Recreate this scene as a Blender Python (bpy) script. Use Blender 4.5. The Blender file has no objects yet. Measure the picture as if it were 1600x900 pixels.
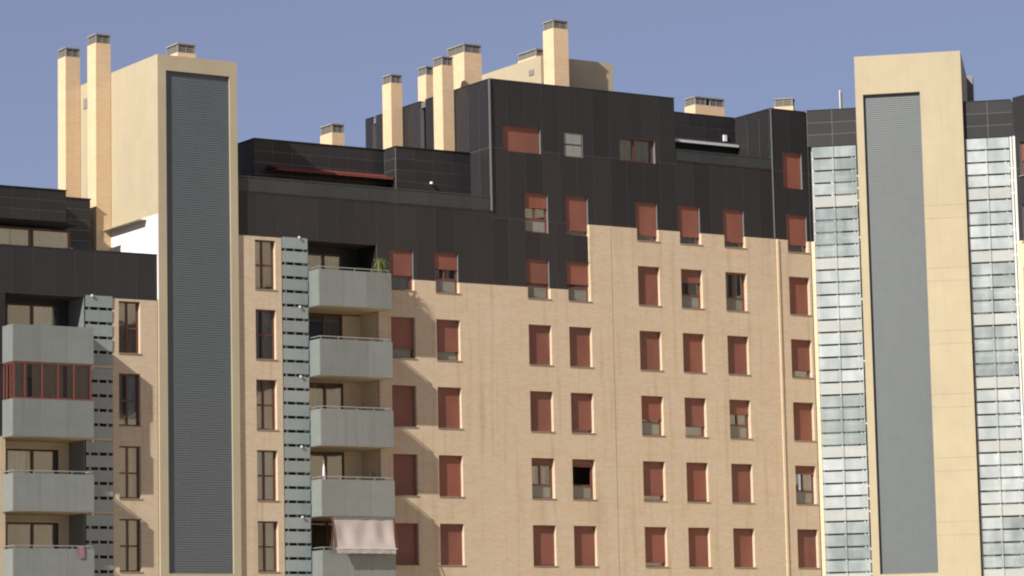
import bpy, math, random
from mathutils import Matrix, Vector
random.seed(11)
R = math.radians
sc = bpy.context.scene
COL = sc.collection

# ------------------------------------------------------------------ camera
f_px = 4906.3
th, pit, roll = R(57.123), R(7.543), R(-1.204)
F = Vector((math.cos(th) * math.cos(pit), math.sin(th) * math.cos(pit), math.sin(pit)))
r0 = Vector((math.sin(th), -math.cos(th), 0)); u0 = r0.cross(F)
RR = math.cos(roll) * r0 + math.sin(roll) * u0; UU = RR.cross(F)
cam = bpy.data.cameras.new('camera'); co = bpy.data.objects.new('camera', cam); COL.objects.link(co)
M = Matrix((RR, UU, -F)).transposed().to_4x4(); M.translation = Vector((0, -117.02, 1.7))
co.matrix_world = M
cam.sensor_width = 36; cam.lens = 36 * f_px / 1600; cam.clip_start = .5; cam.clip_end = 8000
sc.camera = co

# ------------------------------------------------------------------ light
EL, AZ = 33.0, 251.8
w = bpy.data.worlds.new("World"); sc.world = w; w.use_nodes = True
nt = w.node_tree; bg = nt.nodes['Background']; sky = nt.nodes.new('ShaderNodeTexSky')
sky.sky_type = 'NISHITA'; sky.sun_disc = False
sky.sun_elevation = R(EL); sky.sun_rotation = R(AZ)
sky.altitude = 2500; sky.air_density = 1.0; sky.dust_density = 0.3; sky.ozone_density = 4.0
bg.inputs[1].default_value = 0.0545
hz = nt.nodes.new('ShaderNodeMix'); hz.data_type = 'RGBA'; hz.inputs[0].default_value = .5   # thin dry-air veil over the whole sky
hz.inputs[7].default_value = (3.25, 3.0, 4.15, 1); nt.links.new(sky.outputs[0], hz.inputs[6]); nt.links.new(hz.outputs[2], bg.inputs[0])
sun = bpy.data.lights.new('sun', 'SUN'); so = bpy.data.objects.new('sun', sun); COL.objects.link(so)
sun.energy = 4.3; sun.angle = R(.5); sun.color = (1, .93, .82)
sd = Vector((math.sin(R(AZ)) * math.cos(R(EL)), math.cos(R(AZ)) * math.cos(R(EL)), math.sin(R(EL))))
so.rotation_euler = sd.to_track_quat('Z', 'Y').to_euler(); so.location = (0, -60, 80)
sc.view_settings.view_transform = 'Standard'; sc.view_settings.look = 'None'
sc.view_settings.exposure = 0.86
sc.cycles.filter_width = 2.1
sc.cycles.max_bounces = 6

# ------------------------------------------------------------------ materials
def new_mat(name):
    m = bpy.data.materials.new(name); m.use_nodes = True
    n = m.node_tree; b = n.nodes['Principled BSDF']
    return m, n, b
def node(n, t, **k):
    x = n.nodes.new(t)
    for a, v in k.items():
        if a in x.inputs: x.inputs[a].default_value = v
        else: setattr(x, a, v)
    return x
def mixc(n, fac, a, b, kind='MIX'):
    x = n.nodes.new('ShaderNodeMix'); x.data_type = 'RGBA'; x.blend_type = kind
    for i, v in ((0, fac), (6, a), (7, b)):
        if isinstance(v, (int, float)): x.inputs[i].default_value = v
        elif isinstance(v, tuple): x.inputs[i].default_value = (*v, 1)
        else: n.links.new(v, x.inputs[i])
    return x.outputs[2]
def ramp(n, src, a, b, va=0., vb=1.):
    x = n.nodes.new('ShaderNodeMapRange'); x.inputs[1].default_value = a; x.inputs[2].default_value = b
    x.inputs[3].default_value = va; x.inputs[4].default_value = vb
    n.links.new(src, x.inputs[0]); return x.outputs[0]
def pos(n): return n.nodes.new('ShaderNodeNewGeometry').outputs['Position']
def noise(n, scale, vec=None, stretch=None, detail=4):
    x = n.nodes.new('ShaderNodeTexNoise'); x.inputs['Scale'].default_value = scale; x.inputs['Detail'].default_value = detail
    v = vec or pos(n)
    if stretch:
        m = n.nodes.new('ShaderNodeVectorMath'); m.operation = 'MULTIPLY'; m.inputs[1].default_value = stretch
        n.links.new(v, m.inputs[0]); v = m.outputs[0]
    n.links.new(v, x.inputs['Vector']); return x.outputs['Fac']

def surface(name, col, rough=.7, var=.12, scale=3, streak=0., spec=.4, rnd=0., metal=0., big=0., bump=0., bscale=40):
    """painted / rendered surface: base colour with blotches, rain streaks and per-piece variation"""
    m, n, b = new_mat(name)
    dark = tuple(c * (1 - var) for c in col); lite = tuple(min(1, c * (1 + var)) for c in col)
    c = mixc(n, noise(n, scale), dark, lite)
    if streak:
        s = noise(n, 1, stretch=(9, 9, .35)); f = ramp(n, s, .45, .75, 0, streak)
        c = mixc(n, f, c, tuple(x * .45 for x in col))
    if big:
        g = noise(n, .22); f = ramp(n, g, .35, .7, 0, big)
        c = mixc(n, f, c, tuple(x * .7 for x in col))
    if rnd:
        oi = n.nodes.new('ShaderNodeObjectInfo'); f = ramp(n, oi.outputs['Random'], 0, 1, 1 - rnd, 1 + rnd)
        hs = n.nodes.new('ShaderNodeHueSaturation'); n.links.new(f, hs.inputs['Value']); n.links.new(c, hs.inputs['Color']); c = hs.outputs[0]
    n.links.new(c, b.inputs['Base Color'])
    b.inputs['Roughness'].default_value = rough; b.inputs['Metallic'].default_value = metal
    b.inputs['Specular IOR Level'].default_value = spec
    if bump:
        bp = n.nodes.new('ShaderNodeBump'); bp.inputs['Strength'].default_value = bump; bp.inputs['Distance'].default_value = .02
        n.links.new(noise(n, bscale), bp.inputs['Height']); n.links.new(bp.outputs[0], b.inputs['Normal'])
    return m

def brick(name, c1, c2, mortar, stain=.55):
    m, n, b = new_mat(name)
    sp = n.nodes.new('ShaderNodeSeparateXYZ'); n.links.new(pos(n), sp.inputs[0])
    ad = n.nodes.new('ShaderNodeMath'); ad.operation = 'ADD'
    n.links.new(sp.outputs[0], ad.inputs[0]); n.links.new(sp.outputs[1], ad.inputs[1])
    cb = n.nodes.new('ShaderNodeCombineXYZ'); n.links.new(ad.outputs[0], cb.inputs[0]); n.links.new(sp.outputs[2], cb.inputs[1])
    bt = n.nodes.new('ShaderNodeTexBrick'); n.links.new(cb.outputs[0], bt.inputs['Vector'])
    bt.inputs['Scale'].default_value = 1; bt.inputs['Brick Width'].default_value = .25; bt.inputs['Row Height'].default_value = .065
    bt.inputs['Mortar Size'].default_value = .005; bt.inputs['Mortar Smooth'].default_value = .3
    bt.inputs['Color1'].default_value = (*c1, 1); bt.inputs['Color2'].default_value = (*c2, 1); bt.inputs['Mortar'].default_value = (*mortar, 1)
    c = bt.outputs['Color']
    # uneven firing: soft patches several courses wide, and bands laid on different days
    p = noise(n, 1.3, cb.outputs[0], (.5, 1.6, 1), 5); c = mixc(n, ramp(n, p, .3, .7, 0, .5), c, mixc(n, 1.0, c, (1.0, .86, .78), 'MULTIPLY'))
    p2 = noise(n, .35, cb.outputs[0], (1, 1.3, 1), 3); c = mixc(n, ramp(n, p2, .4, .65, 0, .35), c, mixc(n, 1.0, c, (.9, .93, .86), 'MULTIPLY'))
    g = noise(n, 9, cb.outputs[0], (1, 3.5, 1), 3); c = mixc(n, ramp(n, g, .3, .7, 0, .12), c, mixc(n, 1.0, c, (.72, .72, .72), 'MULTIPLY'))
    s = noise(n, 1, cb.outputs[0], (3.2, .16, 1), 5); c = mixc(n, ramp(n, s, .52, .72, 0, stain), c, mixc(n, 1.0, c, (.74, .7, .62), 'MULTIPLY'))
    n.links.new(c, b.inputs['Base Color']); b.inputs['Roughness'].default_value = .85; b.inputs['Specular IOR Level'].default_value = .2
    bp = n.nodes.new('ShaderNodeBump'); bp.inputs['Strength'].default_value = .2; bp.inputs['Distance'].default_value = .005; bp.invert = True
    n.links.new(bt.outputs['Fac'], bp.inputs['Height']); n.links.new(bp.outputs[0], b.inputs['Normal'])
    return m

def glass(name, tint, trans=.75, rough=.03, rnd=.0):
    """window pane seen from outside: clear view in mixed with a mirror reflection"""
    m, n, b = new_mat(name)
    n.nodes.remove(b); out = n.nodes['Material Output']
    tr = node(n, 'ShaderNodeBsdfTransparent'); tr.inputs[0].default_value = (*tint, 1)
    gl = node(n, 'ShaderNodeBsdfGlossy'); gl.inputs[0].default_value = (.9, .95, 1, 1); gl.inputs['Roughness'].default_value = rough
    fr = n.nodes.new('ShaderNodeFresnel'); fr.inputs[0].default_value = 1.5
    bp = n.nodes.new('ShaderNodeBump'); bp.inputs['Strength'].default_value = .06; bp.inputs['Distance'].default_value = .05
    n.links.new(noise(n, .8), bp.inputs['Height']); n.links.new(bp.outputs[0], gl.inputs['Normal'])
    mx = n.nodes.new('ShaderNodeMixShader')
    n.links.new(ramp(n, fr.outputs[0], 0, 1, 1 - trans - .18, 1.1), mx.inputs[0])
    n.links.new(tr.outputs[0], mx.inputs[1]); n.links.new(gl.outputs[0], mx.inputs[2])
    n.links.new(mx.outputs[0], out.inputs[0])
    return m

def frosted(name, col, see=.25, rough=.35, rnd=.06, streak=.2, refl_patch=0.):
    """milky laminated glass: scatters light, lets some of what is behind show through"""
    m, n, b = new_mat(name)
    out = n.nodes['Material Output']
    c = mixc(n, noise(n, 1.6, stretch=(1, 1, 2)), tuple(x * .88 for x in col), tuple(min(1, x * 1.1) for x in col))
    s = noise(n, 1, stretch=(7, 7, .5)); c = mixc(n, ramp(n, s, .5, .75, 0, streak), c, tuple(x * .7 for x in col))
    if refl_patch:
        q = noise(n, 1, stretch=(1.5, 1.5, .55), detail=2); c = mixc(n, ramp(n, q, .35, .65, refl_patch, 0), c, mixc(n, 1.0, c, (.55, .61, .65), 'MULTIPLY'))  # blurred reflections painted into the colour as cooler, darker patches
    if rnd:
        oi = n.nodes.new('ShaderNodeObjectInfo'); f = ramp(n, oi.outputs['Random'], 0, 1, 1 - rnd, 1 + rnd)
        hs = n.nodes.new('ShaderNodeHueSaturation'); n.links.new(f, hs.inputs['Value']); n.links.new(c, hs.inputs['Color']); c = hs.outputs[0]
    n.links.new(c, b.inputs['Base Color']); b.inputs['Roughness'].default_value = rough; b.inputs['Specular IOR Level'].default_value = .5
    tr = n.nodes.new('ShaderNodeBsdfTransparent'); tr.inputs[0].default_value = (.85, .93, .9, 1)
    mx = n.nodes.new('ShaderNodeMixShader'); mx.inputs[0].default_value = see
    n.links.new(b.outputs[0], mx.inputs[1]); n.links.new(tr.outputs[0], mx.inputs[2]); n.links.new(mx.outputs[0], out.inputs[0])
    return m

def shutter_mat(name, col):
    m, n, b = new_mat(name)
    sp = n.nodes.new('ShaderNodeSeparateXYZ'); n.links.new(pos(n), sp.inputs[0])
    wv = n.nodes.new('ShaderNodeMath'); wv.operation = 'MULTIPLY'; wv.inputs[1].default_value = 2 * math.pi / .05
    n.links.new(sp.outputs[2], wv.inputs[0]); sn = n.nodes.new('ShaderNodeMath'); sn.operation = 'SINE'; n.links.new(wv.outputs[0], sn.inputs[0])
    c = mixc(n, noise(n, 2.5), tuple(x * .9 for x in col), tuple(x * 1.1 for x in col))
    oi = n.nodes.new('ShaderNodeObjectInfo')
    hs = n.nodes.new('ShaderNodeHueSaturation'); n.links.new(ramp(n, oi.outputs['Random'], 0, 1, .82, 1.15), hs.inputs['Value'])
    n.links.new(ramp(n, oi.outputs['Random'], 0, 1, .94, 1.04), hs.inputs['Saturation']); n.links.new(c, hs.inputs['Color'])
    n.links.new(hs.outputs[0], b.inputs['Base Color']); b.inputs['Roughness'].default_value = .5
    c2 = mixc(n, ramp(n, noise(n, 1.1, stretch=(1, 1, .5)), .4, .7, 0, .45), hs.outputs[0], tuple(min(1, x * 1.25 + .02) for x in col)); n.links.new(c2, b.inputs['Base Color'])
    bp = n.nodes.new('ShaderNodeBump'); bp.inputs['Strength'].default_value = .5; bp.inputs['Distance'].default_value = .008
    n.links.new(sn.outputs[0], bp.inputs['Height']); n.links.new(bp.outputs[0], b.inputs['Normal'])
    return m

MT = dict(
    brick=brick('cream_brick', (.53, .44, .33), (.48, .392, .288), (.46, .39, .30)),
    brick_pale=brick('pale_brick', (.64, .53, .39), (.58, .48, .345), (.56, .48, .36), .2),
    brick_cream=brick('chimney_brick', (.64, .48, .32), (.58, .43, .28), (.57, .45, .31), .15),
    concrete=surface('buff_render', (.375, .325, .226), .85, .09, 1.3, .10, .25, big=.22, bump=.15),
    plaster=surface('pale_render', (.58, .49, .34), .85, .06, 2.2, .18, .25, big=.12, bump=.15),
    white=surface('white_paint', (.66, .65, .66), .7, .03, 3, .08),
    black=surface('dark_cladding', (.0235, .0225, .0245), .42, .12, 2.2, .15, .27, rnd=.18, big=.1),
    blackbody=surface('dark_backing', (.05, .05, .05), .8, .06),
    joint=surface('panel_joint_profile', (.16, .16, .165), .5, .05, metal=.2),
    louvre=surface('grey_louvre_paint', (.084, .099, .108), .45, .06, 1.5, .15, .5, big=.1),
    metal=surface('grey_metal', (.30, .31, .31), .4, .08, 4, .1, .5, metal=.5),
    chimgrey=surface('chimney_grille_grey', (.19, .18, .165), .7, .12, 5),
    chimcap=surface('chimney_cap_grey', (.22, .215, .21), .8, .1, 5),
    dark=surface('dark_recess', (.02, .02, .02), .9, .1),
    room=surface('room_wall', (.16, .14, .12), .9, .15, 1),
    redframe=surface('wine_red_frame', (.14, .042, .032), .4, .08, 5),
    brownframe=surface('brown_frame', (.095, .032, .026), .4, .08, 5),
    sill=surface('stone_sill', (.22, .19, .15), .7, .08, 6),
    shutter=shutter_mat('red_roller_shutter', (.178, .057, .038)),
    roomlite=surface('loggia_plaster', (.60, .58, .54), .9, .1, 1),
    blockglass=surface('glass_block_grey', (.20, .215, .21), .3, .1, 8),
    awnred=surface('red_awning_cloth', (.15, .038, .027), .8, .1, 3),
    awnpink=surface('faded_pink_canvas', (.37, .32, .30), .85, .08, 2, .12),
    curtain=surface('net_curtain', (.62, .60, .56), .9, .1, 2),
    curtainmid=surface('beige_curtain', (.55, .38, .27), .9, .15, 2),
    curtaindark=surface('brown_curtain', (.22, .15, .10), .9, .2, 2),
    balcony=frosted('balcony_glass', (.165, .184, .180), .0, .3, .08, .42),
    slat=frosted('slat_glass', (.22, .26, .262), .0, .25, .10, .35),
    slatc=frosted('clear_slat_glass', (.43, .465, .475), .36, .15, .16, .35, refl_patch=.8),
    slatw=frosted('bright_slat_glass', (.50, .535, .545), .24, .15, .10, .2, refl_patch=.6),
    slatg=frosted('green_slat_glass', (.36, .40, .40), .30, .2, .12, .35, refl_patch=.5),
    slatd=frosted('spandrel_slat', (.36, .38, .375), .08, .4, .06, .25),
    railmetal=surface('dark_rail_metal', (.055, .055, .056), .4, .1, 5, metal=.3),
    railglass=frosted('terrace_rail_glass', (.045, .05, .052), .35, .4, .1),
    pane=glass('window_pane', (.85, .86, .84), .78),
    paneopal=frosted('opal_lower_pane', (.22, .22, .19), .2, .2, .15),
    greywhite=surface('grey_white_panel', (.50, .52, .52), .5, .06, 3),
    leaf=surface('leaf', (.12, .155, .045), .6, .3, 9),
    pot=surface('terracotta', (.25, .12, .07), .8, .1),
    ground=surface('ground_paving', (.38, .35, .30), .9, .2, .4, big=.2),
    asphalt=surface('asphalt', (.05, .05, .05), .9, .2, 1),
    pink=surface('pink_cloth', (.26, .14, .15), .9, .1),
)

# ------------------------------------------------------------------ mesh helpers
class MB:
    def __init__(s): s.v = []; s.f = []
    def quad(s, *p):
        i = len(s.v); s.v += [tuple(q) for q in p]; s.f.append(tuple(range(i, i + len(p)))); return s
    def box(s, x0, x1, y0, y1, z0, z1):
        i = len(s.v)
        s.v += [(x0, y0, z0), (x1, y0, z0), (x1, y1, z0), (x0, y1, z0), (x0, y0, z1), (x1, y0, z1), (x1, y1, z1), (x0, y1, z1)]
        for q in ((3, 2, 1, 0), (4, 5, 6, 7), (0, 1, 5, 4), (1, 2, 6, 5), (2, 3, 7, 6), (3, 0, 4, 7)):
            s.f.append(tuple(i + k for k in q))
        return s
    def prism(s, prof, x0, x1):
        """closed profile of (y, z) points extruded along x"""
        n = len(prof); i = len(s.v)
        s.v += [(x0, a, b) for a, b in prof] + [(x1, a, b) for a, b in prof]
        s.f.append(tuple(i + k for k in range(n))[::-1]); s.f.append(tuple(i + n + k for k in range(n)))
        for k in range(n):
            j = (k + 1) % n; s.f.append((i + k, i + j, i + n + j, i + n + k))
        return s
    def cyl(s, x, y, z0, z1, r, n=10):
        i = len(s.v)
        for z in (z0, z1):
            s.v += [(x + r * math.cos(2 * math.pi * k / n), y + r * math.sin(2 * math.pi * k / n), z) for k in range(n)]
        for k in range(n):
            j = (k + 1) % n; s.f.append((i + k, i + j, i + n + j, i + n + k))
        s.f.append(tuple(i + k for k in range(n))[::-1]); s.f.append(tuple(i + n + k for k in range(n)))
        return s
    def slab(s, rects, holes, y0, y1):
        """wall lying between depth y0 and y1 with real openings: grid cells with their edges closed"""
        us = sorted({round(a, 4) for r in rects + holes for a in r[:2]}); zs = sorted({round(a, 4) for r in rects + holes for a in r[2:]})
        def ins(u, z, L): return any(a < u < b and c < z < d for a, b, c, d in L)
        nu, nz = len(us) - 1, len(zs) - 1
        on = [[False] * nz for _ in range(nu)]
        for i in range(nu):
            for j in range(nz):
                u, z = (us[i] + us[i + 1]) / 2, (zs[j] + zs[j + 1]) / 2
                on[i][j] = ins(u, z, rects) and not ins(u, z, holes)
        vid = {}
        def V(i, j, y):
            k = (i, j, y)
            if k not in vid: vid[k] = len(s.v); s.v.append((us[i], y, zs[j]))
            return vid[k]
        for i in range(nu):
            for j in range(nz):
                if not on[i][j]: continue
                s.f.append((V(i, j, y0), V(i + 1, j, y0), V(i + 1, j + 1, y0), V(i, j + 1, y0)))
                s.f.append((V(i, j + 1, y1), V(i + 1, j + 1, y1), V(i + 1, j, y1), V(i, j, y1)))
                if i == 0 or not on[i - 1][j]: s.f.append((V(i, j, y1), V(i, j, y0), V(i, j + 1, y0), V(i, j + 1, y1)))
                if i == nu - 1 or not on[i + 1][j]: s.f.append((V(i + 1, j, y0), V(i + 1, j, y1), V(i + 1, j + 1, y1), V(i + 1, j + 1, y0)))
                if j == 0 or not on[i][j - 1]: s.f.append((V(i, j, y1), V(i + 1, j, y1), V(i + 1, j, y0), V(i, j, y0)))
                if j == nz - 1 or not on[i][j + 1]: s.f.append((V(i, j + 1, y0), V(i + 1, j + 1, y0), V(i + 1, j + 1, y1), V(i, j + 1, y1)))
        return s
    def mesh(s, name, mat, smooth=False):
        me = bpy.data.meshes.new(name); me.from_pydata(s.v, [], s.f); me.materials.append(mat)
        if smooth: me.polygons.foreach_set('use_smooth', [True] * len(me.polygons))
        me.update(); return me
def B(*a): return MB().box(*a)

CACHE = {}
def shared(key, fn, name, mat):
    if key not in CACHE: CACHE[key] = fn().mesh(name, mat)
    return CACHE[key]
def put(name, me, parent=None, loc=(0, 0, 0), rotz=0, **props):
    o = bpy.data.objects.new(name, me); COL.objects.link(o)
    if parent: o.parent = parent
    o.location = loc
    if rotz: o.rotation_euler = (0, 0, rotz)
    for k, v in props.items(): o[k] = v
    return o
def part(name, mb, mat, parent, loc=(0, 0, 0), rotz=0, **props):
    return put(name, mb.mesh(name, mat), parent, loc, rotz, **props)
def thing(name, label, cat, loc, rotz=0, group=None):
    o = bpy.data.objects.new(name, None); COL.objects.link(o); o.location = loc; o.rotation_euler = (0, 0, rotz)
    o.empty_display_size = .5
    o['label'] = label; o['category'] = cat
    if group: o['group'] = group
    return o

# ------------------------------------------------------------------ builders (local frame: x along facade, y into building)
def cladding(root, u0, u1, z0, z1, y, holes=(), pw=.93, ph=None, rotz=0, loc=(0, 0, 0), mat='black', t=.005, gap=.02):
    """separate cladding panels over a rectangle; openings are cut out of the panels they touch"""
    nu = max(1, round((u1 - u0) / pw)); pw = (u1 - u0) / nu
    nz = 1 if not ph else max(1, round((z1 - z0) / ph)); ph = (z1 - z0) / nz
    c, s_ = math.cos(rotz), math.sin(rotz)
    for i in range(nu):
        for j in range(nz):
            a, b, c0, d = u0 + i * pw, u0 + (i + 1) * pw, z0 + j * ph, z0 + (j + 1) * ph
            H = [h for h in holes if h[0] < b and h[1] > a and h[2] < d and h[3] > c0]
            g = gap / 2
            x, yy, z = a, y, c0
            L = (loc[0] + c * x - s_ * yy, loc[1] + s_ * x + c * yy, loc[2] + z)
            if not H:
                me = shared(('pan', round(pw, 3), round(ph, 3), mat, t), lambda: B(g, pw - g, 0, t, g, ph - g), 'cladding_panel', MT[mat])
            else:
                hh = [(max(h[0] - a, -1), min(h[1] - a, pw + 1), h[2] - c0, h[3] - c0) for h in H]
                mb = MB().slab([(g, pw - g, g, ph - g)], hh, 0, t)
                if not mb.f: continue
                me = mb.mesh('cladding_panel', MT[mat])
            put('cladding_panel', me, root, L, rotz)

def window(root, u, zt, wd, h, d=.2, shut=1.0, cur=None, trans=.62, mull=.46, frame='redframe', opal=True, sill=True, bars=False, openr=False):
    """wall opening u..u+wd, top zt: frame, two sashes over a fixed lower light, roller shutter, sill"""
    z0 = zt - h; fr = .06
    def fm():
        m = MB(); m.box(0, fr, 0, .07, 0, h); m.box(wd - fr * 1.6, wd, 0, .07, 0, h); m.box(fr, wd - fr * 1.6, 0, .07, 0, fr); m.box(fr, wd - fr * 1.6, 0, .07, h - fr, h)
        if trans: m.box(fr, wd - fr * 1.6, -.004, .066, trans - .035, trans + .035)
        if mull:
            a = (trans + .035) if trans and trans < h * .45 else fr
            m.box(wd * mull - .045, wd * mull + .045, -.006, .064, a, h - fr)
        if bars:
            for k in (1, 2): m.box(fr, wd - fr * 1.6, -.002, .05, h * k / 3 - .02, h * k / 3 + .02)
        return m
    wi = put('window', shared(('wf', wd, h, trans, mull, frame, bars), fm, 'window', MT[frame]), root, (u, d, z0))
    if shut < .985:
        lo = trans if (trans and opal) else fr
        if not openr: put('pane', shared(('pa', wd, h, lo), lambda: B(fr * .7, wd - fr, 0, .008, lo, h - fr * .7), 'pane', MT['pane']), wi, (0, .03, 0))
        if trans and opal:
            put('lower_pane', shared(('lp', wd, trans), lambda: B(fr * .7, wd - fr, 0, .008, fr * .7, trans), 'lower_pane', MT['paneopal']), wi, (0, .03, 0))
        if cur:
            for (a, b, mt) in cur:
                def cm(a=a, b=b):
                    m = MB(); n = max(6, int((b - a) * 40)); xs = [wd * (a + (b - a) * k / n) for k in range(n + 1)]
                    for k in range(n):
                        y0 = .035 * math.sin(k * 1.9); y1 = .035 * math.sin((k + 1) * 1.9)
                        m.quad((xs[k], y0, .05), (xs[k + 1], y1, .05), (xs[k + 1], y1, h - .03), (xs[k], y0, h - .03))
                    return m
                put('curtain', shared(('cu', wd, h, a, b, mt), cm, 'curtain', MT[mt]), wi, (0, .16, 0))
    if shut > .01:
        hs = h * min(shut, 1)
        def sm():
            m = MB().box(.015, wd - .015, 0, .018, h - hs, h - .005); m.box(.015, wd - .015, -.012, .02, h - hs - .03 if shut < .985 else h - hs, h - hs + .03); return m
        put('shutter', shared(('sh', wd, h, shut), sm, 'shutter', MT['shutter']), wi, (0, -.045, 0))
    if sill:
        put('sill', shared(('si', wd, d), lambda: B(-.02, wd + .05, -d - .03, .02, -.04, -.002), 'sill', MT['sill']), wi, (0, 0, 0))
    return wi

def chimney(root, x0, x1, y0, y1, zb, zt, gr=.36, n=1, rotz=0, loc=None, mat='brick_cream'):
    w_, d_, h_ = x1 - x0, y1 - y0, zt - gr - zb
    c = part('chimney', B(0, w_, 0, d_, 0, h_), MT[mat], root, loc or (x0, y0, zb), rotz)
    g = MB(); e = .02; p = .07
    seg = w_ / n
    for k in range(n):
        a, b = k * seg + e, (k + 1) * seg - e - (.18 if n > 1 and k < n - 1 else 0)
        g.box(a, a + p, e, e + p, 0, gr); g.box(b - p, b, e, e + p, 0, gr); g.box(a, a + p, d_ - e - p, d_ - e, 0, gr); g.box(b - p, b, d_ - e - p, d_ - e, 0, gr)
        g.box((a + b) / 2 - .02, (a + b) / 2 + .02, e + .005, e + .045, 0, gr)
        g.box(a + .005, a + .045, d_ / 2 - .02, d_ / 2 + .02, 0, gr)
        for j in range(4):
            zz = gr * (.06 + .235 * j); g.box(a + p * .4, b - p * .4, e + .02, d_ - e - .02, zz, zz + .05)
    part('grille', g, MT['chimgrey'], c, (0, 0, h_))
    part('cap', B(-.015, w_ + .015, -.015, d_ + .015, 0, .06), MT['chimcap'], c, (0, 0, h_ + gr))
    return c

def slat_screen(root, u0, u1, z0, z1, mat, y=-.03, posts=(), postmat='metal', spandrel=None, halves=False, storeys=None):
    p = MB()
    for a in posts: p.box(a - .035, a + .035, y + .07, y + .15, z0, z1)
    s = part('slat_screen', p, MT[postmat], root)
    k = 0; z = z1 - .5
    while z > z0:
        zz = z
        m = mat
        if spandrel is not None and (round((z1 - z - .5) / .6) - spandrel) % 5 == 0: m = 'slatd'
        hh = .475
        if spandrel is not None:
            hh = .51
            if m == mat: m = storeys[min(len(storeys) - 1, (k + 5 - spandrel - 1 + 5) // 5 - 1)]
        spans = [(u0, u1)] if not halves else [(u0, (u0 + u1) / 2 - .012), ((u0 + u1) / 2 + .012, u1)]
        for (a, b) in spans:
            put('glass_slat', shared(('slat', round(b - a, 3), m, hh), lambda: MB().prism([(0, .0), (-.010, hh), (.012, hh + .005), (.024, .0)], 0, b - a), 'glass_slat', MT[m]), s, (a, y + random.uniform(-.006, .006), zz))
        z -= .6; k += 1
    return s

def fixture(parent, loc):
    m = MB(); m.box(-.02, .02, -.05, .0, -.03, .03); m.box(-.04, .04, -.09, -.05, -.05, .04)
    part('light_fixture', m, MT['white'], parent, loc)

def balcony(root, u0, u1, zb, zt, yf=-1.0, y1=1.55, ur=None, seams=3, rail=True):
    b = part('balcony', B(u0 + .04, u1 - .04, yf + .05, 0, 0, .2), MT['plaster'], root, (0, 0, zb))
    h = zt - zb
    n = seams; pw = (u1 - u0) / n
    for k in range(n):
        put('parapet_panel', shared(('bp', round(pw, 3), round(h, 2)), lambda: B(.004, pw - .004, 0, .03, 0, h), 'parapet_panel', MT['balcony']), b, (u0 + k * pw, yf + random.uniform(-.004, .004), 0))
    dd = -yf - .035
    for uu in (u0, u1 - .03):
        put('side_panel', shared(('bs', round(dd, 3), round(h, 2)), lambda: B(0, .03, 0, dd, 0, h), 'side_panel', MT['balcony']), b, (uu, yf + .035, 0))
    if rail:
        m = MB(); m.box(u0 + .05, u1 - .05, yf + .06, yf + .1, h + .10, h + .14); m.box(u0 + .05, u0 + .09, yf + .1, 0, h + .10, h + .14); m.box(u1 - .09, u1 - .05, yf + .1, 0, h + .10, h + .14)
        for k in range(5):
            a = u0 + .1 + k * (u1 - u0 - .2) / 4; m.box(a - .015, a + .015, yf + .065, yf + .095, h - .3, h + .1)
        part('handrail', m, MT['metal'], b)
    return b

def patio_door(root, u0, u1, y, z0, z1, frame='brownframe', cur='curtaindark', part_open=.35, cr=(0.05, .95)):
    W, H = u1 - u0, z1 - z0
    m = MB(); f = .07
    m.box(0, f, 0, .08, 0, H); m.box(W - f, W, 0, .08, 0, H); m.box(f, W - f, 0, .08, H - f, H); m.box(f, W - f, 0, .08, 0, f); m.box(W / 2 - .06, W / 2 + .06, -.004, .076, f, H - f)
    d = part('patio_door', m, MT[frame], root, (u0, y, z0))
    put('pane', shared(('pd', round(W, 2), round(H, 2)), lambda: B(f * .8, W - f * .8, 0, .01, f * .8, H - f * .8), 'pane', MT['pane']), d, (0, .04, 0))
    c = MB(); a, b = W * cr[0], W * cr[1]; n = int((b - a) * 12)
    for k in range(n):
        x, x2 = a + (b - a) * k / n, a + (b - a) * (k + 1) / n
        c.quad((x, .04 * math.sin(k * 2.1), 0), (x2, .04 * math.sin((k + 1) * 2.1), 0), (x2, .04 * math.sin((k + 1) * 2.1), H), (x, .04 * math.sin(k * 2.1), H))
    part('curtain', c, MT[cur], d, (0, .16, 0))
    return d

def rail(root, u0, u1, z0, z1, y, n):
    m = MB(); m.box(u0, u1, y - .02, y + .03, z1 - .05, z1)
    for k in range(n + 1):
        a = u0 + (u1 - u0) * k / n; m.box(a - .02, a + .02, y - .005, y + .045, z0, z1 - .05)
    r = part('terrace_railing', m, MT['railmetal'], root); pw = (u1 - u0) / n
    for k in range(n):
        put('glass_panel', shared(('rg', round(pw, 3), round(z1 - z0, 2)), lambda: B(.03, pw - .03, 0, .012, .03, z1 - z0 - .07), 'glass_panel', MT['railglass']), r, (u0 + k * pw, y, z0))
    return r

# ================================================================== GROUND
g = MB(); g.quad((-3000, -3000, 0), (3500, -3000, 0), (3500, 3500, 0), (-3000, 3500, 0))
put('ground', g.mesh('ground', MT['ground']), kind='structure')
g = MB(); g.quad((-60, -30, .004), (95, -30, .004), (95, -12, .004), (-60, -12, .004))
put('road', g.mesh('road', MT['asphalt']), kind='structure')
g = MB(); g.box(-60, 95, -12, -9, 0.0, .13)
put('pavement', g.mesh('pavement', MT['sill']), kind='structure')

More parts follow.
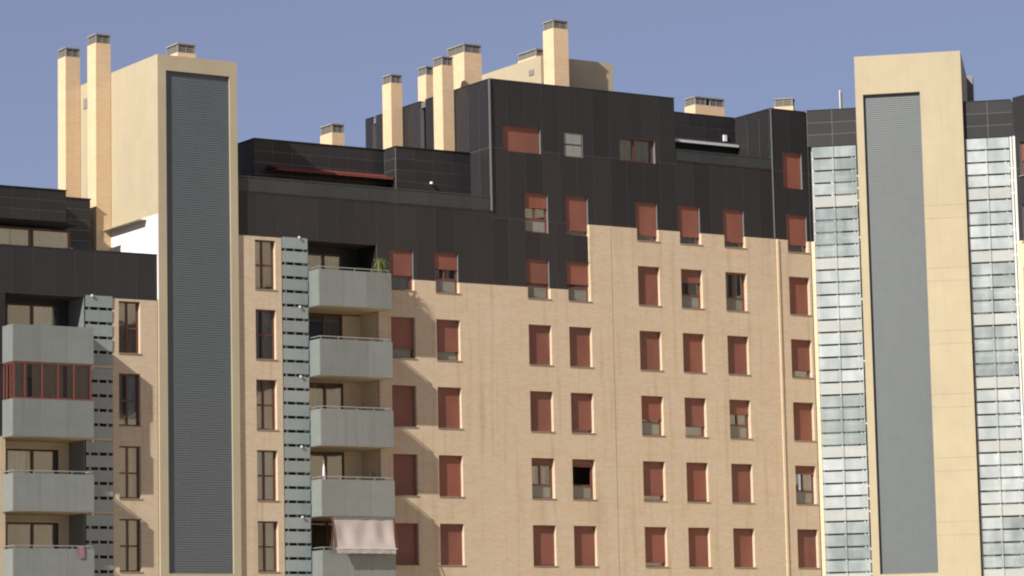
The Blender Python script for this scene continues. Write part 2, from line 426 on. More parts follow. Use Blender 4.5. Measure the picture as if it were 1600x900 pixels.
# ================================================================== LEFT BLOCK
LX = 44.0
L = thing('apartment_block', 'brick apartment block at left edge with frosted balconies and black parapet', 'apartment block', (LX, 0, 0))
def lx(x): return x - LX
wl = []
for k in range(4): wl.append((56.25, 18.57 - 3.0 * k - (.01 if k else 0), .98, 2.16))
holes = [(lx(51.2), lx(55.97), -.1, 18.66)] + [(lx(a), lx(a + ww), t - h, t) for a, t, ww, h in wl]
part('wall', MB().slab([(0, lx(58.02), 0, 18.66)], holes + [(-.1, lx(51.2), 12.8, 18.7)], 0, .25), MT['brick'], L)
part('joint_backing', B(0, lx(51.19), .018, .2, 12.81, 18.655), MT['joint'], L)
cladding(L, 0, lx(51.19), 12.8, 15.75, .01, pw=.95); cladding(L, 0, lx(51.19), 15.75, 18.655, .01, pw=.95)
part('joint_backing', MB().slab([(0, lx(58.02), 18.66, 20.58)], [], .008, .2), MT['joint'], L)
cladding(L, 0, lx(58.02), 18.66, 20.58, .0, pw=.95)
part('coping', B(-.0, lx(58.02), -.02, .3, 20.585, 20.62), MT['black'], L)
part('terrace_floor', B(0, lx(58.03), .26, 12, 18.72, 19.3), MT['blackbody'], L)
# core behind the loggias
dh = [(lx(51.9), lx(54.22), 18.45 - 3 * k - 2.35, 18.45 - 3 * k) for k in range(6)]
core = MB().slab([(lx(51.0), lx(56.1), 0, 15.8)], dh, 1.5, 1.7)
part('loggia_wall', MB().slab([(lx(51.0), lx(56.1), 15.8, 18.7)], dh, 1.5, 1.7), MT['black'], L)
part('loggia_wall', core, MT['brick_pale'], L)
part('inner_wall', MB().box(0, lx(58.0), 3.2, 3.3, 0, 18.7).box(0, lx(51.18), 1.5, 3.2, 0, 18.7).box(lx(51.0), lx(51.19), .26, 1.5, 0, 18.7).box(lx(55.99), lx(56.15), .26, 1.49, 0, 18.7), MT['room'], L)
pt = part('loggia_partition', MB().box(lx(54.68), lx(54.71), .02, 1.49, 0, 18.66), MT['balcony'], L)
for k in range(6):
    zf = 15.75 - 3 * k
    if zf < 0: continue
    part('loggia_slab', B(lx(51.2), lx(55.97), .01, 1.49, zf, zf + .2), MT['plaster'], L)
    if k < 5:
        patio_door(L, lx(51.9), lx(54.22), 1.53, zf + .21, zf + 2.69, cur=['curtain', 'curtaindark', 'curtain', 'curtaindark', 'curtain', 'curtain'][k], cr=[(.5, .95), (.1, .9), (.02, .4), (.3, .98), (0, 1), (0, 1)][k])
        balcony(L, lx(51.07), lx(54.62), zf, zf + 1.5, -1.05, rail=(k > 1))
part('loggia_soffit', B(lx(51.2), lx(55.97), .01, 1.49, 18.665, 18.7), MT['blackbody'], L)
# the glazed-in balcony
zf = 12.75 + 1.5; H = 1.5
m = MB(); xs = [51.12, 51.6, 52.35, 53.05, 53.75, 54.5]
for x in xs: m.box(lx(x) - .035, lx(x) + .035, -1.03, -.96, zf, zf + H)
m.box(lx(51.1), lx(54.55), -1.032, -.962, zf - .02, zf + .07); m.box(lx(51.1), lx(54.55), -1.032, -.962, zf + H - .08, zf + H)
for y in (-.65, -.3, 0): m.box(lx(51.1), lx(51.16), y - .06, y, zf, zf + H)
m.box(lx(51.1), lx(51.16), -.96, 0, zf + H - .08, zf + H); m.box(lx(54.5), lx(54.55), -.96, 0, zf + H - .08, zf + H)
enc = part('glazed_enclosure', m, MT['redframe'], L)
for a, b in zip(xs[:-1], xs[1:]):
    part('pane', B(lx(a) + .03, lx(b) - .03, -1.0, -.99, zf + .06, zf + H - .07), MT['pane'], enc)
part('pane', B(lx(51.12), lx(51.13), -.96, 0, zf, zf + H - .07), MT['pane'], enc)
part('pane', B(lx(54.52), lx(54.53), -.96, 0, zf, zf + H - .07), MT['pane'], enc)
m = MB()
for a, b in ((51.2, 51.75), (51.95, 53.3), (53.5, 54.45)):
    n = 8
    for k in range(n):
        x, x2 = a + (b - a) * k / n, a + (b - a) * (k + 1) / n
        m.quad((lx(x), -.93 + .03 * math.sin(k * 2), zf), (lx(x2), -.93 + .03 * math.sin(k * 2 + 2), zf), (lx(x2), -.93 + .03 * math.sin(k * 2 + 2), zf + H - .1), (lx(x), -.93 + .03 * math.sin(k * 2), zf + H - .1))
part('curtain', m, MT['curtainmid'], enc)  # added tan sheets; their colour stands in for a brown reflection in the panes
sl = slat_screen(L, lx(54.74), lx(55.95), .5, 18.75, 'slat', posts=(lx(54.95), lx(55.35), lx(55.75)))
for k in range(4): fixture(sl, (lx(55.0), -.03, 18.72 - 3 * k))
for k, (a, t, ww, h) in enumerate(wl):
    window(L, lx(a), t, ww, h, .17, 0, cur=[[(.0, 1, 'curtainmid')], [(.5, .9, 'curtain'), (0, .3, 'curtainmid')], [(.02, .8, 'curtainmid')], [(.0, .9, 'curtainmid')]][k], trans=1.05, mull=.45, frame='brownframe' if k != 2 else 'redframe', opal=False)
part('end_wall', MB().box(0, .25, .26, 12, 0, 18.65).box(.26, lx(58.0), 11.75, 12, 0, 18.65), MT['brick'], L)
# penthouse set back on the roof terrace
part('penthouse', MB().box(lx(46), lx(55.04), 2.508, 4.15, 22.13, 23.45).box(lx(46), lx(56.93), 4.158, 12, 19.3, 23.46).box(lx(46), lx(55.7), 3.45, 4.2, 19.3, 20.3), MT['joint'], L)
cladding(L, lx(46.5), lx(55.05), 22.12, 23.46, 2.5, pw=1.2, ph=.46)
cladding(L, lx(55.05), lx(56.93), 19.4, 23.46, 4.15, pw=.94, ph=.46)
part('coping', MB().box(lx(46), lx(55.08), 2.46, 4.1, 23.47, 23.5).box(lx(46), lx(56.96), 4.11, 12, 23.465, 23.505), MT['black'], L)
for a, b, c in ((49.6, 51.7, 'curtain'), (51.75, 53.85, 'curtain'), (53.9, 55.65, 'curtain')):
    window(L, lx(a), 21.9, b - a, 1.62, 3.4, 0, cur=[(.0, .55, c), (.6, 1, 'greywhite')] if a < 53 else [(.0, 1, c)], trans=0, mull=0, opal=False, sill=False)
part('soffit', B(lx(46), lx(55.7), 2.56, 4.19, 22.07, 22.11), MT['dark'], L)
m = MB(); m.box(lx(55.95), lx(56.05), 4.0, 4.14, 21.05, 21.3); part('wall_lamp', m, MT['greywhite'], L)

# ================================================================== LEFT TOWER
TX = 58.05
T = thing('stair_tower', 'tall buff tower with full-height dark grey louvre panel between the brick blocks', 'tower', (TX, 0, 0))
part('wall', MB().slab([(0, 3.76, 0, 29.13)], [(.39, 3.40, 7.32, 28.47)], -.1, .3).box(0, 3.76, .3, 8.4, 0, 29.13), MT['concrete'], T)
part('painted_base', B(-.02, -.001, -.09, 4.39, 18.7, 22.32), MT['white'], T)
part('ledge', MB().box(-.42, -.021, .97, 4.39, 22.19, 22.23), MT['concrete'], T)
def louvre(u0, u1, z0, z1, y, pitch=.1):
    m = MB(); z = z0
    while z < z1 - pitch * .5:
        t = min(z + pitch, z1)
        m.quad((u0, y - .022, z), (u1, y - .022, z), (u1, y - .010, t - .02), (u0, y - .010, t - .02))
        m.quad((u0, y - .010, t - .02), (u1, y - .010, t - .02), (u1, y, t - .018), (u0, y, t - .018))
        m.quad((u0, y, t - .018), (u1, y, t - .018), (u1, y, t), (u0, y, t)); m.quad((u0, y, t), (u1, y, t), (u1, y - .022, t), (u0, y - .022, t))
        z += pitch
    return m
part('louvre', louvre(.405, 3.39, 7.34, 28.46, .02), MT['louvre'], T, kind='stuff')
part('louvre_frame', MB().slab([(.391, 3.399, 7.321, 28.469)], [(.41, 3.385, 7.35, 28.45)], -.03, .29), MT['louvre'], T)
chimney(T, -.72, -.02, 4.4, 5.25, 19.3, 30.76)
chimney(T, -.72, -.02, 7.5, 8.3, 19.3, 30.74)
chimney(T, 2.1, 2.98, 2.2, 3.3, 29.135, 30.2)
part('vent', MB().box(-.03, .02, 6.75, 7.15, 28.0, 28.45), MT['chimgrey'], T)
part('vent', MB().box(-.03, .02, 6.5, 6.75, 23.9, 24.9), MT['chimgrey'], T)

# ================================================================== MAIN BLOCK
MX = 61.84
Mb = thing('apartment_block', 'large brick apartment block in the middle with red shutters and stepped black top storeys', 'apartment block', (MX, 0, 0))
def mx(x): return x - MX
cols = [69.32, 71.64, 76.48, 78.67, 82.55, 84.99, 87.56, 91.31]
# shutter position (1 closed) and what shows below, by storey and column
ST = {7: {2: (.36,), 3: (.86,), 4: (.85,), 5: (.80, 'w'), 6: (.85, 'w'), 7: (.80, 'w')},
      6: {0: (.62, 'w'), 1: (.40, 'o'), 2: (.60,), 3: (.56, 'c'), 4: (1,), 5: (.33, 'c'), 6: (.04, 'o'), 7: (1,)},
      5: {0: (.74,), 1: (.76, 'c'), 2: (1,), 3: (1,), 4: (1,), 5: (.96,), 6: (1,), 7: (.80, 'w')},
      4: {0: (1,), 1: (1,), 2: (1,), 3: (.90,), 4: (.58, 'c'), 5: (.72, 'w'), 6: (.36, 'c'), 7: (1,)},
      3: {0: (1,), 1: (1,), 2: (.17, 'o'), 3: (.17, 'd'), 4: (.85, 'w'), 5: (.93,), 6: (1,), 7: (.2, 'c')},
      2: {0: (1,), 1: (1,), 2: (.95,), 3: (1,), 4: (.88, 'w'), 5: (1,), 6: (1,), 7: (1,)}}
CUR = {'w': [(0, 1, 'curtain')], 'c': [(.05, .4, 'curtaindark'), (.5, .95, 'curtain')], 'o': [(.0, .35, 'curtain'), (.62, .75, 'curtain')], 'd': None}
WH, WW = 1.80, 1.23
wins = []
for r, d in ST.items():
    for c, s in d.items(): wins.append((cols[c], 24.56 + 3 * (r - 7), WW, WH, s))
strip = [(62.65, 21.54 if k == 0 else 18.55 - 3 * (k - 1), .98, 2.12) for k in range(5)]
hi = [(75.37, 27.56, 2.03, 1.18), (78.68, 27.52, 1.02, 1.15), (81.76, 27.52, 2.0, 1.1), (91.22, 27.57, 1.15, 1.75)]
WHOLES = [(mx(a), mx(a + b), t - h, t) for a, t, b, h, s in wins] + [(mx(a), mx(a + b), t - h, t) for a, t, b, h in strip + hi]
LOG = (mx(63.93), mx(68.7), -.1, 21.68)
CL = [(61.86, 68.7, 21.68, 23.55), (68.7, 74.7, 20.24, 23.55), (74.7, 79.87, 20.24, 23.3), (74.7, 84.93, 23.3, 26.5), (84.93, 92.68, 23.3, 26.62), (74.7, 84.93, 26.5, 29.6), (90.58, 92.68, 26.62, 29.6)]
CLm = [(mx(a), mx(b), c, d) for a, b, c, d in CL]
part('wall', MB().slab([(.02, mx(92.68), 0, 23.3)], WHOLES + [LOG, (mx(81.09), mx(81.125), -.1, 23.3)] + CLm, 0, .25), MT['brick'], Mb)
part('expansion_joint', B(mx(81.085), mx(81.13), .06, .2, 0, 23.29), MT['chimgrey'], Mb)
part('joint_backing', MB().slab([(a, b, c + .001, d) for a, b, c, d in CLm], WHOLES, .088, .26), MT['joint'], Mb)
for a, b, c, d in CLm: cladding(Mb, a, b, c, d, .08, holes=WHOLES)
for a, t, ww, h, s in wins:
    window(Mb, mx(a), t, ww, h, .215, s[0], cur=CUR[s[1]] if len(s) > 1 else None, opal=(len(s) < 2 or s[1] != 'w'), sill=not (t > 24 and a < 79), openr=(len(s) > 1 and s[1] == 'd'), mull=0 if (len(s) > 1 and s[1] == 'd') else .46)
for k, (a, t, ww, h) in enumerate(strip):
    window(Mb, mx(a), t, ww, h, .18, 0, cur=[[(.0, .5, 'curtainmid')], [(.0, .35, 'curtain'), (.5, 1, 'curtain')], [(.0, .95, 'curtainmid')], [(.05, 1, 'curtain')], [(.5, .95, 'curtain')]][k], trans=1.05, mull=.42, frame='brownframe', opal=False)
window(Mb, mx(hi[0][0]), hi[0][1], hi[0][2], hi[0][3], .24, .99, trans=0, sill=False)
m = MB(); m.box(0, .03, 0, .05, 0, 1.15); m.box(.99, 1.02, 0, .05, 0, 1.15); m.box(.03, .99, 0, .05, .56, .61); m.box(.03, .99, 0, .05, 0, .03); m.box(.03, .99, 0, .05, 1.12, 1.15)
wi = part('window', m, MT['brownframe'], Mb, (mx(78.68), .12, 26.37))
for z in (.04, .62):
    for k in range(2): put('glass_block', shared('gbk', lambda: B(.0, .465, 0, .04, 0, .505), 'glass_block', MT['blockglass']), wi, (.035 + .475 * k, .004, z))
window(Mb, mx(hi[2][0]), hi[2][1], hi[2][2], hi[2][3], .24, 0, cur=[(0.02, .45, 'curtain'), (.5, .93, 'greywhite')], trans=0, mull=.45, opal=False, sill=False, frame='brownframe')
window(Mb, mx(hi[3][0]), hi[3][1], hi[3][2], hi[3][3], .24, .99, sill=False)
part('rear_wall', MB().box(.02, mx(74.7), 11.8, 12, 0, 22.55).box(mx(81), mx(92.6), 13.7, 13.9, 0, 29.0), MT['brick'], Mb)
# core walls, roofs and terrace decks
part('corner_fill', MB().box(mx(92.69), mx(92.95), .10, .6, 23.3, 29.58), MT['black'], Mb)
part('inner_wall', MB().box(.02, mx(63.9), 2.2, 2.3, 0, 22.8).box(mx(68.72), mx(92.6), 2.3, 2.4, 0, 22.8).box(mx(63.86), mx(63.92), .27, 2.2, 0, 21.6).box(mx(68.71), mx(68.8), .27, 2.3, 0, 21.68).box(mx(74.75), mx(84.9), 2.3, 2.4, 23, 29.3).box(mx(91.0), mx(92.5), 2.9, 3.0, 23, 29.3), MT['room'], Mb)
part('terrace_floor', MB().box(.0, mx(74.7), .27, 12, 22.6, 22.85).box(mx(84.9), mx(92.6), .27, 3, 25.9, 26.1), MT['blackbody'], Mb)
part('joint_backing', MB().box(mx(74.74), mx(84.9), .26, .3, 29.3, 29.58).box(mx(74.76), mx(84.93), .3, 11.2, 29.3, 29.58).box(mx(84.93), mx(92.6), 2.888, 14, 25.5, 29.56).box(mx(90.62), mx(92.6), .26, 2.95, 29.3, 29.57)
     .box(mx(74.708), mx(74.9), .27, 5.65, 22.86, 29.3).box(mx(74.708), mx(74.9), 6.1, 10.2, 22.86, 29.3).box(mx(74.708), mx(74.9), 10.5, 11.2, 22.86, 29.3).box(mx(75.1), mx(75.2), 5.6, 10.6, 22.86, 29.55)
     .box(mx(90.588), mx(90.8), .27, 2.95, 25.9, 29.3).box(mx(84.75), mx(84.89), .27, 11.2, 25.9, 29.3).box(mx(92.5), mx(92.64), .27, 4, 25.9, 29.3), MT['joint'], Mb)
# cladding on the faces turned left (local frame turned so that its x runs toward the camera)
for a, b in ((-5.65, -.085), (-10.2, -6.1), (-11.2, -10.5)):
    cladding(Mb, a, b, 22.86, 26.5, 0, rotz=-math.pi / 2, loc=(mx(74.7), 0, 0), pw=.93)
    cladding(Mb, a, b, 26.5, 29.6, 0, rotz=-math.pi / 2, loc=(mx(74.7), 0, 0), pw=.93)
cladding(Mb, -2.88, -.085, 26.0, 29.6, 0, rotz=-math.pi / 2, loc=(mx(90.58), 0, 0), pw=.93)
part('coping', MB().box(mx(74.68), mx(84.95), .06, .3, 29.605, 29.64).box(mx(74.68), mx(74.95), .3, 5.65, 29.605, 29.64).box(mx(74.68), mx(74.95), 6.1, 10.2, 29.605, 29.64).box(mx(74.68), mx(74.95), 10.5, 11.2, 29.605, 29.64)
     .box(mx(90.56), mx(92.7), .06, .3, 29.605, 29.64).box(mx(90.56), mx(90.8), .3, 2.9, 29.605, 29.64).box(mx(84.95), mx(90.55), 2.86, 3.1, 29.605, 29.64)
     .box(.0, mx(74.68), .06, .3, 23.555, 23.59).box(mx(84.96), mx(90.56), .06, .3, 26.625, 26.65), MT['black'], Mb)
cladding(Mb, mx(84.93), mx(90.58), 26.0, 29.6, 2.88, pw=.93, ph=.6, holes=[(mx(86.6), mx(90.4), 25, 28.15)])
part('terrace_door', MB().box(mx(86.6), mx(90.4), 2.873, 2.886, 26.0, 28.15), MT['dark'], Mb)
part('wall_box', B(mx(89.8), mx(89.98), 2.78, 2.87, 28.42, 28.72), MT['white'], Mb)
# lower penthouse behind the long terrace
part('penthouse', MB().box(mx(64.168), mx(70.8), 2.808, 12, 22.86, 26.46).box(mx(70.768), mx(74.69), 1.808, 12, 22.86, 26.46), MT['joint'], Mb)
cladding(Mb, mx(64.16), mx(70.76), 22.9, 26.47, 2.8, pw=.94, ph=.51)
cladding(Mb, mx(70.76), mx(74.68), 22.9, 26.47, 1.8, pw=.94, ph=.51)
cladding(Mb, -2.79, -1.84, 22.9, 26.47, 0, rotz=-math.pi / 2, loc=(mx(70.76), 0, 0), pw=.94, ph=.51)
cladding(Mb, -8.3, -2.84, 22.9, 26.47, 0, rotz=-math.pi / 2, loc=(mx(64.16), 0, 0), pw=.94, ph=.51)
part('coping', MB().box(mx(64.13), mx(70.75), 2.76, 12, 26.475, 26.51).box(mx(70.73), mx(74.67), 1.76, 12, 26.478, 26.513), MT['black'], Mb)
rail(Mb, mx(61.95), mx(74.66), 23.59, 24.27, .1, 8)
rail(Mb, mx(84.97), mx(90.55), 26.65, 27.22, .1, 4)
part('post', MB().box(mx(74.64), mx(74.70), .0, .07, 23.6, 29.6), MT['joint'], Mb)
part('corner_profile', MB().box(mx(90.56), mx(90.61), .04, .078, 23.35, 29.6), MT['joint'], Mb)
m = MB(); m.box(mx(90.62), mx(90.73), -.05, -.002, 0, 23.3)
for z in range(2, 23, 3): m.box(mx(90.605), mx(90.745), -.06, -.002, z + .1, z + .16)
part('downpipe', m, MT['brick_pale'], Mb)
# loggia
part('loggia_wall', MB().slab([(mx(65.2), mx(68.72), 0, 18.7)], [(mx(66.0), mx(67.8), 18.72 - 3 * k - 2.5, 18.72 - 3 * k) for k in range(6)], 1.6, 1.8), MT['brick_pale'], Mb)
part('loggia_wall', MB().slab([(mx(65.2), mx(68.72), 18.7, 21.7)], [(mx(66.0), mx(67.8), 19.1, 21.37)], 1.6, 1.8), MT['black'], Mb)
part('loggia_side', MB().box(mx(68.68), mx(68.705), .1, 1.6, 18.75, 21.68), MT['black'], Mb)
part('loggia_side', MB().box(mx(68.695), mx(68.712), .26, 1.6, 0, 18.74), MT['brick_pale'], Mb)
part('loggia_partition', MB().box(mx(65.2), mx(65.23), .02, 1.6, 0, 21.66), MT['slat'], Mb)
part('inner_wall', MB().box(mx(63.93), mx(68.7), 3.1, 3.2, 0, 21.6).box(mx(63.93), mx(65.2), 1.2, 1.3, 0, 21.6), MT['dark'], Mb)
part('loggia_soffit', B(mx(63.94), mx(68.69), .12, 1.6, 21.685, 21.72), MT['blackbody'], Mb)
for k in range(7):
    zf = 18.75 - 3 * k
    if zf < 0: continue
    part('loggia_slab', B(mx(65.24), mx(68.69), .01, 1.59, zf, zf + .2), MT['plaster'], Mb)
    if k < 6:
        patio_door(Mb, mx(66.0), mx(67.8), 1.63, zf + .21, zf + (2.62 if k == 0 else 2.96), cur='curtaindark', cr=[(.4, .9), (.55, .98), (0, .3), (.1, .5), (.1, .9), (0, 1), (0, 1)][k])
        balcony(Mb, mx(65.24), mx(68.83), zf, zf + 1.56, -.92)
sl = slat_screen(Mb, mx(63.96), mx(65.18), .5, 21.75, 'slat', y=-.03, posts=(mx(64.15), mx(64.57), mx(65.0)))
for k in range(5): fixture(sl, (mx(64.75), -.03, 21.75 - 3 * k))
# chimneys and the roof tower
chimney(Mb, mx(74.05), mx(74.66), 7.65, 8.45, 26.5, 31.1)
chimney(Mb, mx(74.05), mx(74.66), 3.05, 3.85, 26.5, 31.1)
chimney(Mb, mx(76.2), mx(76.85), 8.0, 8.75, 29.58, 31.75)
chimney(Mb, mx(75.85), mx(76.8), 4.0, 5.5, 29.58, 32.05)
chimney(Mb, mx(80.42), mx(81.25), 3.35, 4.25, 29.58, 33.52)
chimney(Mb, mx(69.9), mx(70.55), 6.0, 7.1, 26.5, 28.12)
chimney(Mb, mx(90.5), mx(92.3), 6.0, 6.9, 29.57, 31.2, n=2)
part('roof_tower', MB().box(mx(80.3), mx(84.42), 4.3, 13, 29.57, 32.0), MT['concrete'], Mb)
chimney(Mb, mx(80.9), mx(81.7), 5.6, 7.2, 32.01, 32.6, gr=.3)
part('vent', B(mx(80.26), mx(80.31), 4.9, 5.3, 31.2, 31.45), MT['chimgrey'], Mb)

# ================================================================== RIGHT WING (facade turned toward the sun)
THC = R(-43.59)
W = thing('apartment_block', 'wing of pale glass slats under a dark band, either side of the right tower', 'apartment block', (92.7, 0, 0), THC)
part('joint_backing', MB().box(.0, 9.74, .058, 6, 27.92, 29.65), MT['joint'], W)
cladding(W, .0, 2.4, 27.9, 29.66, .05, pw=1.28, ph=.59)
cladding(W, 7.44, 9.74, 27.9, 29.66, .05, pw=1.13, ph=.59)
part('coping', B(.0, 2.38, .03, .3, 29.665, 29.7), MT['black'], W)
part('coping', B(7.46, 9.72, .03, .3, 29.665, 29.7), MT['black'], W)
part('loggia_wall', MB().box(.2, 9.72, 1.7, 1.8, 0, 27.9).box(-.05, .18, .31, 1.7, 0, 27.9).box(9.72, 9.9, .0, 1.8, 0, 27.9), MT['roomlite'], W)
part('corner_fill', MB().box(-.25, .0, .12, 2, 0, 29.6).box(9.75, 9.95, .12, 6, 0, 29.6), MT['blackbody'], W)
part('corner_pier', MB().box(.02, .19, -.02, .3, 0, 23.3), MT['brick_pale'], W)
for k in range(9):
    z = 24.95 - 3 * k
    part('loggia_slab', MB().box(.2, 2.38, .25, 1.69, z, z + .2), MT['plaster'], W)
    part('loggia_slab', MB().box(7.46, 9.7, .25, 1.69, z, z + .2), MT['plaster'], W)
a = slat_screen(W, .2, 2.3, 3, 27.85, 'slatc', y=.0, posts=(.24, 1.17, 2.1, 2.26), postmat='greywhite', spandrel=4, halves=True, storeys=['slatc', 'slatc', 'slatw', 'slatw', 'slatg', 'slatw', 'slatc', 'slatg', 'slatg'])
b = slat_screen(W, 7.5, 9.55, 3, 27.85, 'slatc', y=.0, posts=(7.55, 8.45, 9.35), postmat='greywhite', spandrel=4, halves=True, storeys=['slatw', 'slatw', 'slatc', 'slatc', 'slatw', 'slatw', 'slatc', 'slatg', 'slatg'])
part('end_post', B(9.58, 9.68, -.03, .2, 3, 27.88), MT['greywhite'], W)
for (k, s0, s1, y, mt) in ((1, .35, 1.5, .45, 'curtain'), (2, 1.2, 2.2, .5, 'curtain'), (4, .3, 1.9, .6, 'greywhite'), (5, .3, 1.1, .5, 'curtaindark'), (0, 7.7, 8.2, .5, 'curtain'), (1, 7.6, 8.1, .5, 'curtain'), (1, 8.9, 9.4, .5, 'curtain'),
                           (2, 7.6, 8.3, .5, 'curtain'), (2, 9.0, 9.5, .5, 'curtain'), (3, 7.6, 9.4, .6, 'curtain'), (4, 8.4, 9.3, .5, 'curtain'), (5, 7.85, 9.2, .5, 'curtain'), (6, 7.6, 8.1, .4, 'white'), (0, 8.9, 9.2, .5, 'curtaindark'), (3, 1.3, 2.2, .5, 'curtaindark')):
    z = 25.2 - 3 * k; m = MB(); n = 14
    for q in range(n):
        x, x2 = s0 + (s1 - s0) * q / n, s0 + (s1 - s0) * (q + 1) / n
        y = min(y, .24); m.quad((x, y + .04 * math.sin(q * 2), z), (x2, y + .04 * math.sin(q * 2 + 2), z), (x2, y + .04 * math.sin(q * 2 + 2), z + 2.3), (x, y + .04 * math.sin(q * 2), z + 2.3))
    part('curtain', m, MT[mt], W)
chimney(W, 0, .95, 0, .8, 29.5, 31.05, rotz=0, loc=(-1.9, 3.4, 29.4), mat='brick_cream')

# ================================================================== RIGHT TOWER
T2 = thing('stair_tower', 'tallest buff tower at right with off-centre pale grey louvre panel', 'tower', (92.7, 0, 0), THC)
part('wall', MB().slab([(2.39, 7.44, 0, 32.12)], [(2.75, 5.46, 7.36, 30.25)], -.25, .15).box(2.39, 7.44, .15, 6.4, 0, 32.12), MT['concrete'], T2)
part('louvre', louvre(2.79, 5.42, 7.4, 30.21, -.04), MT['louvre'], T2, kind='stuff')
part('louvre_frame', MB().slab([(2.751, 5.459, 7.361, 30.249)], [(2.79, 5.42, 7.41, 30.2)], -.11, .14), MT['louvre'], T2)
for k in range(9):
    for dz in (0, .62): put('floor_joint', shared('fj', lambda: B(5.462, 7.438, -.2535, -.24, 0, .014), 'floor_joint', MT['sill']), T2, (0, 0, 24.1 - 3 * k + dz))
part('service_box', MB().box(6.9, 7.72, 6.45, 7.6, 29.6, 32.2), MT['chimgrey'], T2)

# ================================================================== END BLOCK (faces left, runs toward the camera)
EX, EY = 92.7 + 9.75 * math.cos(THC), 9.75 * math.sin(THC)
E_ = thing('apartment_block', 'sunlit brick block at the right edge with black upper storeys and red-shuttered windows', 'apartment block', (EX, EY, 0), -math.pi / 2)
wn = []
for k in range(8):
    zt = 27.56 - 3 * k
    for j in range(3): wn.append((.33 + 3.1 * j, zt, 1.23, 1.62 if k == 0 else 1.8))
WH2 = [(a, a + b, t - h, t) for a, t, b, h in wn]
part('wall', MB().slab([(0, 105, 0, 22.85)], WH2, 0, .25), MT['brick_pale'], E_)
part('joint_backing', MB().slab([(0, 105, 22.85, 29.75)], WH2, .068, .25).box(0, 105, .3, 10, 29.5, 29.7), MT['joint'], E_)
part('mirrored_storeys', MB().box(26, 105, 1.2, 12, 29.71, 44), MT['brick_pale'], E_)  # unseen storeys added so the left windows reflect brick instead of sky
for z0, z1 in ((22.85, 26.3), (26.3, 29.77)):
    cladding(E_, 0, 10, z0, z1, .06, holes=WH2); cladding(E_, 10, 105, z0, z1, .06, pw=9.5)
part('inner_wall', B(0, 105, 2.0, 2.1, 0, 29.5), MT['room'], E_)
for i, (a, t, b, h) in enumerate(wn): window(E_, a, t, b, h, .25, 1 if (i * 7) % 5 else .55, cur=[(.0, 1, 'curtain')])

# ================================================================== loose things
def awning(x0, x1, label):
    t = thing('awning', label, 'awning', ((x0 + x1) / 2, 2.8, 25.3), 0, 'red awnings over the long roof terrace'); hw = (x1 - x0) / 2
    part('cassette', MB().prism([(-.16, -.14), (-.02, -.14), (-.02, .02), (-.16, .02)], -hw + .01, hw - .01), MT['awnred'], t)
    part('canopy', MB().prism([(-.16, 0), (-.78, -.2), (-.78, -.23), (-.16, -.03)], -hw + .03, hw - .03), MT['awnred'], t)
    part('front_bar', MB().box(-hw, hw, -.87, -.78, -.30, -.18), MT['awnred'], t)
    m = MB()
    for s in (-1, 1): m.box(s * (hw - .1) - .02, s * (hw - .1) + .02, -.78, -.17, -.26, -.22)
    part('arm', m, MT['joint'], t)
awning(64.85, 67.75, 'left red awning, half folded against the black penthouse wall')
awning(67.8, 70.7, 'right red awning with its end by the projecting black penthouse')
t = thing('awning', 'long pale grey rolled-up awning over the small black roof terrace', 'awning', (88.5, 2.86, 28.2))
part('cassette', MB().prism([(-.25, -.06), (-.02, -.08), (-.02, .08), (-.22, .08)], -1.95, 2.0), MT['metal'], t)
part('front_bar', MB().box(-1.97, 2.02, -.3, -.25, -.08, .03), MT['greywhite'], t)
# pink canvas sunblind on the lowest middle balcony
t = thing('awning', 'faded pink canvas sunblind lowered over the lowest middle balcony', 'awning', (67.22, -.9, 9.68))
W2 = 1.47
def cloth():
    m = MB(); nx, nz = 48, 14; grid = []
    for j in range(nz + 1):
        v = j / nz; row = []
        for i in range(nx + 1):
            u = -1 + 2 * i / nx
            x = u * (W2 - .02 * v) - .02 * v; sag = .07 * math.sin(math.pi * v) * (.6 + .4 * math.cos(u * 3 * math.pi)) + .006 * math.sin(u * 13 - 3 * v)
            row.append((x, -.03 - .30 * v + sag, -.02 - 1.28 * v - .05 * math.sin(math.pi * v)))
        grid.append(row)
    for j in range(nz):
        for i in range(nx): m.quad(grid[j + 1][i], grid[j + 1][i + 1], grid[j][i + 1], grid[j][i])
    return m, grid[-1]
m, last = cloth(); part('canopy', m, MT['awnpink'], t)
m = MB()
for i in range(len(last) - 1):
    a, b = last[i], last[i + 1]; d0, d1 = .2 + .03 * abs(math.sin(i * .5)), .2 + .03 * abs(math.sin((i + 1) * .5))
    m.quad((a[0], a[1] - .02, a[2] - d0), (b[0], b[1] - .02, b[2] - d1), (b[0], b[1] - .02, b[2]), (a[0], a[1] - .02, a[2]))
part('valance', m, MT['awnpink'], t)
part('front_bar', B(-W2 - .04, W2 + .04, -.36, -.32, -1.33, -1.29), MT['greywhite'], t)
m = MB()
for s in (-1, 1):
    x = s * (W2 + .06); m.prism([(-.03, .0), (-.34, -1.3), (-.37, -1.27), (-.06, .03)], x - .015, x + .015)
part('arm', m, MT['brownframe'], t)
part('roller', MB().box(-W2 - .05, W2 + .05, -.05, .05, -.05, .04), MT['joint'], t)
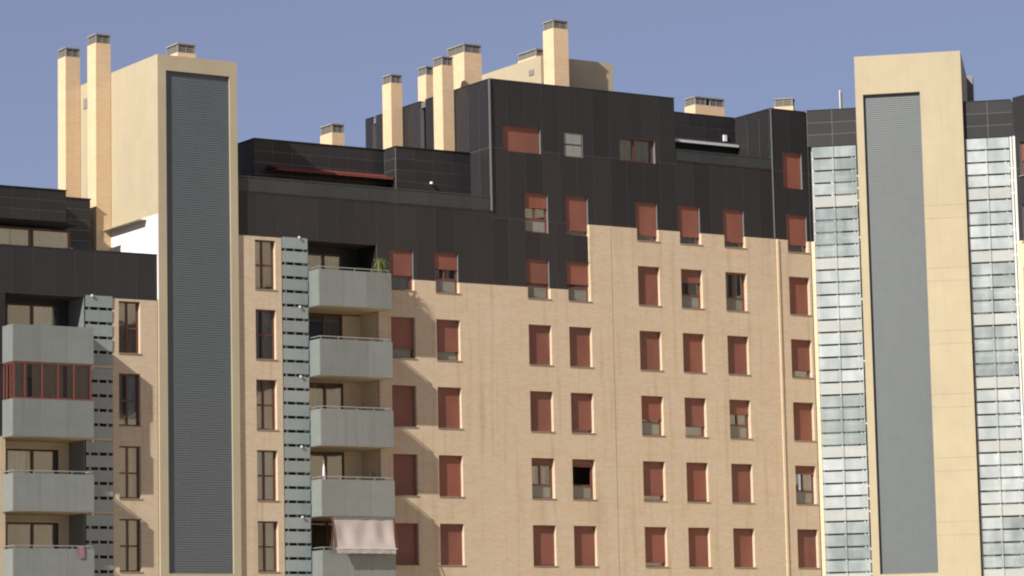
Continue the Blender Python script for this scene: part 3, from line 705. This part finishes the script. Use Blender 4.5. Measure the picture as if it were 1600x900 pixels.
# potted plant
def plant(label, loc, hp, n, reach, rise, sag, seed):
    random.seed(seed)
    t = thing('potted_plant', label, 'plant', loc)
    part('pot', MB().cyl(0, 0, 0, hp - .1, .15, 12).cyl(0, 0, hp - .1, hp, .18, 12), MT['pot'], t)
    m = MB()
    for i in range(n):
        az = random.uniform(0, 2 * math.pi); L_ = random.uniform(.6, 1) * reach; up = random.uniform(.6, 1.1) * rise; wd = random.uniform(.02, .04)
        pts = []
        for k in range(7):
            q = k / 6; r = L_ * q * (.5 + .5 * q); z = hp + up * q * (1.6 - .6 * q) - sag * q ** 3 * L_
            pts.append((r * math.cos(az), r * math.sin(az), z, wd * (1 - q * .85)))
        ox, oy = -math.sin(az), math.cos(az)
        for p, q in zip(pts[:-1], pts[1:]):
            m.quad((p[0] - ox * p[3], p[1] - oy * p[3], p[2]), (p[0] + ox * p[3], p[1] + oy * p[3], p[2]), (q[0] + ox * q[3], q[1] + oy * q[3], q[2]), (q[0] - ox * q[3], q[1] - oy * q[3], q[2]))
    part('foliage', m, MT['leaf'], t)
plant('arching green pot plant at the right end of the top middle balcony', (68.45, -.62, 18.95), 1.1, 80, .55, 1.35, 1.6, 3)
plant('low bushy pot plant on the middle balcony just above the pink sunblind', (67.2, -.4, 9.95), .75, 34, .35, .85, .5, 5)
plant('tall spindly pot plant by the right wall, just above the pink sunblind', (68.2, -.2, 9.95), .6, 16, .22, 1.25, .3, 6)
# antenna mast on the wing roof
t = thing('antenna', 'thin white mast on the roof just left of the right tower', 'antenna', (96.9, 2.6, 29.5))
part('mast', MB().cyl(0, 0, 0, 2.0, .032, 8), MT['white'], t)
part('bracket', MB().box(-.02, .14, -.03, .03, .0, 1.9), MT['metal'], t)
# small items
t = thing('folded_parasol', 'closed white parasol at the left end of the balcony above the pink sunblind', 'parasol', (65.42, -.8, 9.95))
part('pole', MB().cyl(0, 0, 0, 2.2, .02, 6), MT['metal'], t)
m = MB(); n = 8
for k in range(n):
    a, b = 2 * math.pi * k / n, 2 * math.pi * (k + 1) / n
    r1, r2 = (.07, .045) if k % 2 else (.045, .07)
    m.quad((r1 * math.cos(a), r1 * math.sin(a), 1.1), (r2 * math.cos(b), r2 * math.sin(b), 1.1), (.05 * math.cos(b), .05 * math.sin(b), 1.8), (.05 * math.cos(a), .05 * math.sin(a), 1.8))
    m.quad((.05 * math.cos(a), .05 * math.sin(a), 1.8), (.05 * math.cos(b), .05 * math.sin(b), 1.8), (0, 0, 2.15))
part('canopy', m, MT['white'], t)
t = thing('towel', 'small pink towel over the front of the lowest left balcony', 'towel', (54.0, -1.1, 8.3))
m = MB()
for k in range(8):
    x, x2 = -.14 + .035 * k, -.105 + .035 * k
    y, y2 = -.004 * math.sin(k * 1.7), -.004 * math.sin((k + 1) * 1.7)
    m.quad((x, y, -.42 + .02 * math.sin(k)), (x2, y2, -.42 + .02 * math.sin(k + 1)), (x2, y2, 0), (x, y, 0)); m.quad((x, y, 0), (x2, y2, 0), (x2, .09, .03), (x, .09, .03))
part('cloth', m, MT['pink'], t)
t = thing('lamp', 'small white globe lamp on the black wall of the long roof terrace', 'lamp', (72.55, 1.8, 24.95))
part('globe', MB().cyl(0, -.1, -.05, .05, .07, 10), MT['white'], t); part('arm', B(-.03, .03, -.06, -.0, -.04, .04), MT['metal'], t)
